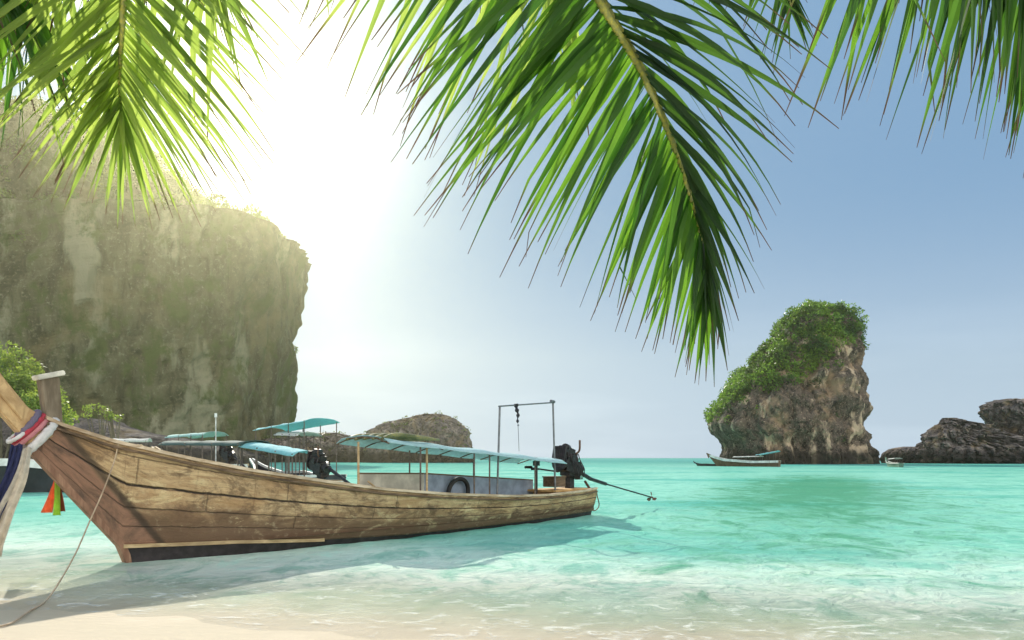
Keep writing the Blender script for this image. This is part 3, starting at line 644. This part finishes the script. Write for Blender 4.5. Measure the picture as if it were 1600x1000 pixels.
# ---- things on and hanging from the boat
def wpt(p): return boat.matrix_basis @ Vector(p)
MB_ = Matrix.Translation((BX, BY, 0)) @ Matrix.Rotation(PHI, 4, 'Z')
def wp(px, py, v=0): return MB_ @ bl(px, py, v)
# tyre
ty = wp(716, 762, -.30); b = MB(); r1, r2 = .33, .05
vs = []; fs = []
for i in range(36):
    a = 2*math.pi*i/36
    for k in range(10):
        g_ = 2*math.pi*k/10; rr = r1+r2*math.cos(g_); vs.append((rr*math.cos(a), r2*1.1*math.sin(g_), rr*math.sin(a)))
for i in range(36):
    for k in range(10): fs.append((i*10+k, i*10+(k+1) % 10, ((i+1) % 36)*10+(k+1) % 10, ((i+1) % 36)*10+k))
o = mesh_obj('tyre', vs, fs, plain("black rubber", (.03, .03, .032), .7), smooth=True); o.location = (ty.x, ty.y, ty.z-.12); o.rotation_euler = (R(8), 0, PHI)
tag(o, 'black rubber tyre leaning on the blue grey side board inside the boat', 'tyre')
# dark cloth dangling from the crossbar with a thin cord
a = wp(806, 633, .45); b = MB(); b.tube(catmull([a+Vector((0, 0, .03)), a+Vector((.02, 0, -.1)), a+Vector((.05, 0, -.22)), a+Vector((.04, .02, -.36)), a+Vector((.055, 0, -.48))], 5), [.05+.015*math.sin(i*1.3)-.0018*i for i in range(21)], 9)
b.tube([a+Vector((.05, 0, -.45)), wp(811, 705, .45)], .006, 5); tag(b.build('rag', plain("black cloth", (.03, .03, .04), .9)), 'dark rag tied to the crossbar of the stern frame, its cord hanging down', 'rag')
# mooring rope
rope_m = woodmat("pale rope", (.42, .30, .20), (.62, .48, .33), (20, 20, 20))
pts = [wp(186, 690, .30), wp(178, 722, .33), wp(160, 770, .48), wp(140, 815, .6)]
def gz(px, py):
    d = F*EYE/(py-HZ)
    for _ in range(8): x = (px-800)/F*d; d = F*(EYE-sand_z(x, d)-.02)/(py-HZ)
    return Vector(((px-800)/F*d, d, sand_z((px-800)/F*d, d)+.018))
e_ = gz(72, 938); s_ = pts[-1]; pts += [s_.lerp(e_, .35)+Vector((0, 0, -.08)), s_.lerp(e_, .7)+Vector((0, 0, -.07)), e_, gz(45, 955), gz(15, 974), gz(-30, 984), gz(-90, 1010)]
b = MB(); cp2 = catmull(pts, 8); b.tube(cp2, [.010]*len(cp2), 7); tag(b.build('mooring_rope', rope_m, smooth=True), 'thin pale mooring rope running from the bow down onto the sand', 'rope')
# prow wrappings: bands of cloth around the prow
def band(name, px0, py0, px1, py1, r, m, label, cat, y=.12, n=30, lump=.15, grp=None):
    A, Bq = bl(px0, py0, 0), bl(px1, py1, 0); A.y = 0; Bq.y = 0; c_ = (A+Bq)/2; ax = (Bq-A)/2; b = MB(); pts = []; rr = []
    for i in range(n+1):
        a = 2*math.pi*i/n; pts.append(MB_ @ (c_+ax*(math.cos(a)*1.06)+Vector((0, y*math.sin(a), 0)))); rr.append(r*(1+lump*math.sin(i*2.7)+lump*random.uniform(-.5, .5)))
    b.tube(pts, rr, 9, False); return tag(b.build(name, m, smooth=True), label, cat, grp)
cw_ = clothmat("white cloth", (.80, .78, .76), .25); cr_ = clothmat("red cloth", (.55, .07, .10), .25); cpu = clothmat("navy blue cloth", (.035, .04, .10), .15); cpk = clothmat("pink cloth", (.72, .30, .32), .3); cbe = clothmat("cream sash cloth", (.66, .59, .48), .35)
cgv = clothmat("grey violet cloth", (.20, .17, .24), .2)
band('garland', 40, 706, 84, 660, .062, cw_, 'thick white garland wound round the prow just above the hull', 'garland', lump=.12)
band('cloth_band', 26, 696, 72, 655, .035, cpk, 'pink and red twisted cloth band above the white garland', 'cloth band')
band('cloth_band', 22, 690, 66, 650, .034, cr_, 'deep red cloth band on the prow between pink and violet bands', 'cloth band')
band('cloth_band', 30, 678, 58, 645, .042, cgv, 'grey violet cloth band, uppermost wrap of the prow', 'cloth band')
band('garland', 14, 690, 40, 672, .026, cw_, 'small white garland knot on the outer edge of the prow', 'garland')
def sash(name, pts, w0, w1, m, label, fold=.035, n=34, k=21):
    P_ = catmull(pts, n//(len(pts)-1)+1); vs = []; fs = []; M = len(P_)
    for i, p in enumerate(P_):
        q = i/(M-1); w_ = w0+(w1-w0)*q
        for j in range(k):
            r_ = j/(k-1)-.5; vs.append((p.x+r_*w_, p.y+fold*(math.sin(r_*15+q*4)+.5*math.sin(r_*31+q*7+1))*(.35+q*.6)+r_*.08, p.z+.02*math.sin(r_*7+q*5)-.05*abs(math.sin(r_*8))*(q > .97)))
    for i in range(M-1):
        for j in range(k-1): a = i*k+j; fs.append((a, a+1, a+k+1, a+k))
    o = mesh_obj(name, vs, fs, m, smooth=True); md = o.modifiers.new("thick", 'SOLIDIFY'); md.thickness = .008; return tag(o, label, 'sash')
sash('sash', [wp(40, 700, .15), wp(30, 745, .25), wp(8, 800, .3), wp(-14, 868, .35)], .10, .27, cbe, 'cream sash hanging from the garland down past the left edge')
sash('sash', [wp(27, 695, .12), wp(20, 730, .18), wp(4, 775, .2), wp(-14, 815, .25)], .09, .22, cpu, 'navy blue sash hanging beside the cream sash')
# ================================================================ OTHER LONG BOATS
white_m = plain("white hull paint", (.72, .72, .68), .5, var=.25, sc=2); dk_m = plain("near black hull paint", (.03, .032, .04), .5, var=.4, sc=2)
aqua_m = clothmat("bright aqua canvas", (.34, .72, .76), .35); aquap = clothmat("pale aqua canvas", (.50, .74, .70), .35); grn = clothmat("dark green canvas", (.10, .16, .15), .2); whc = clothmat("white canvas", (.78, .78, .74), .35)
def longtail(label, bow, stern, hullm, trim, roofs=(), eng=None, prow=1.0, beam=.85, zb=1.5, zm=.75, posts=(), mast=None, trimh=.10, det=True):
    bw, st = Vector((*bow, 0)), Vector((*stern, 0)); ax = st-bw; L = ax.length; phi = math.atan2(ax.y, ax.x)
    r = empty('longtail_boat', bw, phi); tag(r, label, 'boat')
    vs = []; fs = []; K = 6; us = np.linspace(-.12, 1, 26)
    hw = lambda q: lerp(q, [-.12, 0, .15, .4, .75, 1], [.05, .22, .7*beam, beam, .9*beam, .5*beam]); ht = lambda q: lerp(q, [-.12, 0, .15, .35, .6, 1], [zb*1.25, zb, zb*.78, zm*1.1, zm*.92, zm])
    for sd in (-1, 1):
        for q in us:
            zk = max(-.15, -q*L*1.15) if q < 0 else -.15; bw_ = 0 if q < 0 else lerp(q, [0, .2, .5, 1], [0, .5*beam, .62*beam, .35*beam])
            for k in range(K+1):
                s_ = k/K; vs.append((q*L, sd*(bw_+(hw(q)-bw_)*(1-s_)**1.1), zk+(ht(q)-zk)*(1-s_)))
    n = K+1; N = len(us)
    for sd in (0, 1):
        for i in range(N-1):
            for k in range(K): a = sd*N*n+i*n+k; fs.append((a, a+1, a+n+1, a+n))
    fs += [(N*n-n+k, N*n-n+k+1, 2*N*n-n+k+1, 2*N*n-n+k) for k in range(K)]+[(k, k+1, N*n+k+1, N*n+k) for k in range(K)]
    o = mesh_obj('hull', vs, fs, hullm, r, smooth=False); md = o.modifiers.new("thick", 'SOLIDIFY'); md.thickness = .05
    strip('gunwale', lambda u: (hw(u/L)+.01, ht(u/L)-trimh/2+.02), [q*L for q in us], .07, trimh, trim, parent=r)
    b = MB(); b.add([v_ for q in us[3:] for v_ in ((q*L, -hw(q)+.04, ht(q)-.22), (q*L, hw(q)-.04, ht(q)-.22))], [(2*i, 2*i+1, 2*i+3, 2*i+2) for i in range(N-4)]); b.build('deck', wood_d, r)
    if prow:
        z0 = zb*1.2; b = MB(); b.prism([(-.14*L, z0*.72), (-.16*L-.5*prow, z0+.75*prow), (-.16*L-.35*prow, z0+1.05*prow), (-.10*L, z0*1.04)], 'y', -.07, .07); b.build('prow', hullm, r, bevel=.01)
    for (u0, z0, u1, z1, wd, m, y0) in roofs:
        cn = canopy(u0*L, z0, u1*L, z1, wd, m, r, y0=y0, nu=14, nv=6)
        for q in (0.03, .35, .68, .97):
            for y in (-wd*.9, wd*.9):
                u = u0+(u1-u0)*q; b = MB(); b.tube([(u*L, y0+y, .3), (u*L, y0+y, z0+(z1-z0)*q)], .02, 6); b.build('canopy_post', iron, r)
    if eng:
        engine(r, (eng*L, 0, zm+.05), .78); b = MB(); b.tube([(eng*L+.3, 0, zm+.4), (eng*L+3.2, 0, .15)], [.05, .02], 8); b.build('drive_shaft', eng_m, r)
    if mast:
        b = MB(); b.tube([(mast[0]*L, 0, .5), (mast[0]*L, 0, mast[1])], .02, 6); b.tube([(mast[0]*L, 0, mast[1]-.02), (mast[0]*L, 0, mast[1]+.14)], [.06, .05], 8); b.build('mast', plain("white mast", (.8, .8, .78)), r)
    return r
def xy(px, d): return ((px-800)/F*d, d)
longtail('longtail boat with black hull and white rail, half hidden behind the carved prow', xy(-110, 33), xy(262, 36), dk_m, white_m, [(.60, 2.30, .92, 2.35, .8, whc, 0)], None, 1.0, .95, 1.9, 1.35, trimh=.32)
longtail('white longtail boat with dark green and aqua canopy right behind the big hull', xy(262, 27), xy(516, 20), white_m, wood_l, [(.05, 2.05, .62, 1.98, .55, grn, 0), (.60, 1.95, .90, 1.66, .5, aqua_m, 0)], .95, .0, .85, 1.55, .95, mast=None, trimh=.07)
longtail('longtail boat with a small pale aqua roof and a thin mast, beyond the long hull', xy(232, 34), xy(372, 29), white_m, wood_l, [(.36, 2.42, .78, 2.48, .55, aquap, 0)], .90, 0, .8, 1.7, 1.3, mast=(.78, 3.15), trimh=.08)
b4 = longtail('longtail boat with a raised bright aqua awning near the headland corner', xy(405, 33), xy(525, 29), dk_m, white_m, [(.16, 2.72, .84, 2.98, .8, aqua_m, 0), (.48, 2.50, .76, 2.45, .6, whc, -.3)], None, 0, .9, 1.2, .9)
# ribbons hanging at the black boat's bow
def ribbon(px0, px1, py1, m, label, d=15.5, top=(88, 748)):
    a = at(*top, d); c0, c1 = at(px0, py1, d), at(px1, py1, d); vs = []; fs = []
    for i in range(11):
        q = i/10
        for j in range(6):
            r_ = j/5; e0 = (a-Vector((.03, 0, 0))).lerp(c0, q); e1 = (a+Vector((.03, 0, 0))).lerp(c1, q); p = e0.lerp(e1, r_); p.y += .03*math.sin(r_*8+q*3); vs.append(p)
    for i in range(10):
        for j in range(5): k = i*6+j; fs.append((k, k+1, k+7, k+6))
    o = mesh_obj('ribbon', vs, fs, m, smooth=True); md = o.modifiers.new("thick", 'SOLIDIFY'); md.thickness = .008; tag(o, label, 'ribbon', 'bright ribbons hanging behind the stem')
ribbon(64, 84, 801, clothmat("orange cloth", (.85, .22, .09), .4), 'orange ribbon, left of the bright ribbons under the stem', 11.25)
ribbon(83, 97, 805, clothmat("lime cloth", (.45, .72, .10), .4), 'lime green ribbon between the orange and the brown ribbon', 11.2)
ribbon(95, 104, 799, clothmat("brown red cloth", (.32, .10, .05), .3), 'brown red ribbon, right of the lime ribbon', 11.25)
# far boats by the leaning island
longtail('distant longtail boat with white and aqua awning in front of the leaning island', xy(1120, 125), xy(1218, 118), wood_d, white_m, [(.30, 1.5, .72, 1.6, .9, whc, 0), (.66, 1.8, .98, 2.4, .9, aqua_m, 0)], None, .35, 1.0, 1.5, .95, trimh=.35)
longtail('low dark dinghy far out, left of the distant white awning boat', xy(1090, 128), xy(1124, 126), dk_m, dk_m, [], None, .3, .6, .45, .35)
longtail('tiny distant boat with green hull beside the reef strip', xy(1387, 122), xy(1408, 112), plain("green paint", (.10, .20, .14)), whc, [(.3, 1.2, .8, 1.3, .6, whc, 0)], None, .5, .7, .8, .6)
# fallen aerial / flag tops on the awning
# ================================================================ PALM
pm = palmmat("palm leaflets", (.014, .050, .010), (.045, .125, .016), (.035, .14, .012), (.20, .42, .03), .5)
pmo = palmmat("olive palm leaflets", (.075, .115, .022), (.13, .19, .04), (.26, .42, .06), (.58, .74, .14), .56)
pmd = palmmat("deep green and painted shade leaflets", (.010, .028, .010), (.028, .070, .016), (.03, .09, .015), (.12, .28, .025), .38)
rach_m = leafmat("palm midrib", (.26, .30, .09), (.42, .46, .18), (.2, .3, .05), .15, 8)
palm = empty('palm_tree', (.6, -2.6, .42)); tag(palm, 'coconut palm whose green fronds hang into the top of the view', 'palm tree')
CR = Vector((-.3, .9, 5.2))
b = MB(); tp_ = catmull([(.6, -2.6, .1), (.3, -1.9, 1.7), (.0, -.6, 3.5), tuple(CR)], 8); b.tube(tp_, [.19-.0035*i for i in range(len(tp_))], 12); par(b.build('trunk', bark, smooth=True), palm)
def frond(pts, left, right, m, nl, wd=.022, label=None, jit=.10, tw=0.0, droop=.07, gap=0.0, seed=1):
    """pts: midrib (px,py,d); left/right: [(t, dx, dz, length px)] direction of the leaflets along the midrib"""
    rs = random.Random(seed)
    P3 = [at(*p) for p in pts]; first = P3[0]; lead = [CR, CR.lerp(first, .5)+Vector((0, 0, .45))]
    rib = catmull(lead+P3, 14); n0 = 28; b = MB(); N = len(rib)
    b.tube(rib, [.019*(1-i/(N-1))**.8+.0025 for i in range(N)], 7); fo = b.build('frond', rach_m, smooth=True); par(fo, palm)
    if label: fo['label'] = label
    seg = rib[n0-8:]; M = len(seg)-1; vs = []; fs = []; uvs = []
    # arc-length samples
    for side, tab in ((-1, left), (1, right)):
        if not tab: continue
        ts = [q[0] for q in tab]
        for k in range(nl):
            q = (k+rs.uniform(-.3, .3))/nl; q = min(.999, max(0, q))
            if rs.random() < gap: continue
            i = q*M; i0 = int(i); p = seg[i0].lerp(seg[min(M, i0+1)], i-i0)
            dx = lerp(q, ts, [r[1] for r in tab])+rs.gauss(0, jit); dz = lerp(q, ts, [r[2] for r in tab])+rs.gauss(0, jit*.5); Lp = lerp(q, ts, [r[3] for r in tab])*rs.uniform(.85, 1.1)
            D_ = p.y; Ln = Lp/F*D_*1.03
            d = Vector((dx, rs.gauss(0, .22)+tw, -dz)).normalized()
            wv = d.cross(Vector((0, 1, 0))).normalized(); wv = (Matrix.Rotation(rs.gauss(0, .55), 3, d) @ wv).normalized(); nn = d.cross(wv)
            ns = 9; c0 = len(vs); pos = p.copy(); dirv = d.copy(); wmax = wd*rs.uniform(.8, 1.2)
            curl = rs.uniform(.5, 1.5)*droop; kink = rs.randint(3, 7) if rs.random() < .09 else 99; ka = rs.gauss(0, .35)
            for s_ in range(ns+1):
                f = s_/ns; w_ = wmax*(.45+.55*min(1, f*5))*(1-max(0, (f-.22)/.78)**.95) if f < 1 else .0008
                w_ = max(w_, .0012)
                vs += [pos-wv*w_+nn*w_*.35, pos.copy(), pos+wv*w_+nn*w_*.35]; uvs += [(k, f), (k+.5, f), (k+1, f)]
                dirv = (dirv+Vector((0, 0, -curl*(.3+f)*.55))*(1)).normalized(); pos = pos+dirv*(Ln/ns)
                if s_ == kink: dirv = (dirv+Vector((ka, 0, -.5))).normalized()
                wv = (wv-dirv*wv.dot(dirv)).normalized(); nn = dirv.cross(wv)
            for s_ in range(ns):
                a = c0+s_*3; fs += [(a, a+1, a+4, a+3), (a+1, a+2, a+5, a+4)]
            # dry split tip
    lf = mesh_obj('leaflets', vs, fs, m, None, smooth=False, uvs=uvs); lf.parent = fo; 
    return fo
# main frond, centre
frond([(790, -330, 2.2), (880, -130, 2.35), (935, 0, 2.5), (1000, 110, 2.65), (1058, 245, 2.8), (1092, 360, 2.9), (1110, 455, 3.0)],
      [(0, -.75, .70, 420), (.25, -.70, .75, 420), (.42, -.70, .85, 400), (.58, -.45, .9, 330), (.72, -.36, .9, 250), (.85, -.28, 1, 200), (1, -.10, 1, 150)], None, pm, 112, .0175, 'broad sunlit centre frond pointing down to the right', seed=3)
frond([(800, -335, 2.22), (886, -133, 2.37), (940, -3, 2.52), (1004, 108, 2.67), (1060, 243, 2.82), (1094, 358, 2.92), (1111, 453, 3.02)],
      None, [(0, 1, .15, 460), (.3, .92, .26, 420), (.45, .85, .40, 340), (.58, .72, .62, 270), (.70, .52, .85, 220), (.85, .30, 1, 180), (1, .12, 1, 140)], pmd, 66, .0165, 'dark half of the centre frond, shade painted into its leaflets', seed=4, droop=.16)  # shade on this half is painted in with the darker leaflet material
# olive frond behind, upper centre-left
frond([(640, -420, 2.9), (740, -260, 3.1), (830, -130, 3.2), (900, -10, 3.3)], [(0, -.55, .85, 420), (.5, -.50, .85, 420), (1, -.45, .9, 330)], [(0, .1, 1, 300), (1, .2, 1, 250)], pmo, 26, .024, 'olive backlit frond behind the centre one', seed=5)
# left frond
frond([(225, -330, 2.3), (203, -170, 2.4), (195, -30, 2.5), (190, 60, 2.6), (187, 130, 2.7), (192, 195, 2.8)],
      [(0, -.9, .55, 330), (.4, -.85, .62, 330), (.65, -.75, .72, 270), (.85, -.55, .85, 200), (1, -.15, 1, 150)],
      [(0, .9, .5, 330), (.4, .75, .68, 310), (.65, .68, .75, 280), (.85, .5, .85, 210), (1, .15, 1, 150)], pmo, 74, .013, 'pale backlit frond hanging straight down at the left', seed=6, droop=.07, jit=.05)
frond([(60, -420, 2.6), (180, -260, 2.8), (290, -130, 2.9), (345, -40, 3.0)], [(0, -.4, .9, 420), (.6, -.35, .9, 330), (1, -.2, 1, 260)], [(0, .5, .9, 330), (.6, .45, .9, 250), (1, .2, 1, 180)], pmo, 26, .022, seed=7, gap=.1)
frond([(-160, -300, 2.4), (-90, -160, 2.5), (-20, -60, 2.6), (60, 20, 2.7)], [(0, -.3, 1, 330), (1, -.4, .9, 240)], [(0, .5, .9, 300), (1, .5, .9, 200)], pm, 34, .02, seed=8)
frond([(330, -420, 2.8), (150, -240, 2.9), (60, -120, 2.9), (10, -20, 2.9)], [(0, -.6, .9, 380), (1, -.4, 1, 300)], [(0, .2, 1, 380), (1, .1, 1, 260)], pmo, 34, .022, seed=18)
# right fronds
frond([(1390, -330, 2.7), (1470, -260, 2.75), (1500, -200, 2.8), (1600, -120, 2.85), (1700, 0, 2.9)],
      [(0, -.42, .9, 430), (.3, -.36, .9, 430), (.6, -.28, 1, 370), (.85, -.2, 1, 330), (1, -.1, 1, 260)], None, pm, 50, .025, 'fresh green frond fringe at the upper right', seed=9, jit=.04, droop=.05)
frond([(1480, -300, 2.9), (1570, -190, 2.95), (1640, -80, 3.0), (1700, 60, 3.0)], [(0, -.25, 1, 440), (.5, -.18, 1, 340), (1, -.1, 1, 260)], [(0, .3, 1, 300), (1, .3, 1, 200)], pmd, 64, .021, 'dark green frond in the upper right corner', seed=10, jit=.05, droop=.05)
# thin frond tips between the centre and right fronds
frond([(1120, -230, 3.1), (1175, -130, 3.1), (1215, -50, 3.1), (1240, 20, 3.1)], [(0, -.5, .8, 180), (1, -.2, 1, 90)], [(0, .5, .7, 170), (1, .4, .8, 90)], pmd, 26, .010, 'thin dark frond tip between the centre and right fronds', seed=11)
frond([(560, -330, 3.2), (540, -200, 3.2), (515, -110, 3.2), (500, -40, 3.2)], [(0, -.4, .9, 160), (1, -.4, .9, 90)], [(0, .5, .8, 170), (1, .2, 1, 70)], pmo, 12, .011, seed=12)
# ================================================================ HAZE
b = MB(); b.box((0, 0, 0), (1, 1, 1)); hzo = b.build('haze', None); hzo.location = (0, 0, 44); hzo.scale = (1460, 1460, 103); tag(hzo, kind='stuff')
t = NT("sea haze"); v_ = t.n('ShaderNodeVolumePrincipled'); v_.inputs['Color'].default_value = (1, .985, .66, 1); v_.inputs['Density'].default_value = .00025; v_.inputs['Anisotropy'].default_value = .84
t.l(v_.outputs[0], t.out.inputs['Volume']); hzo.data.materials.append(t.m)
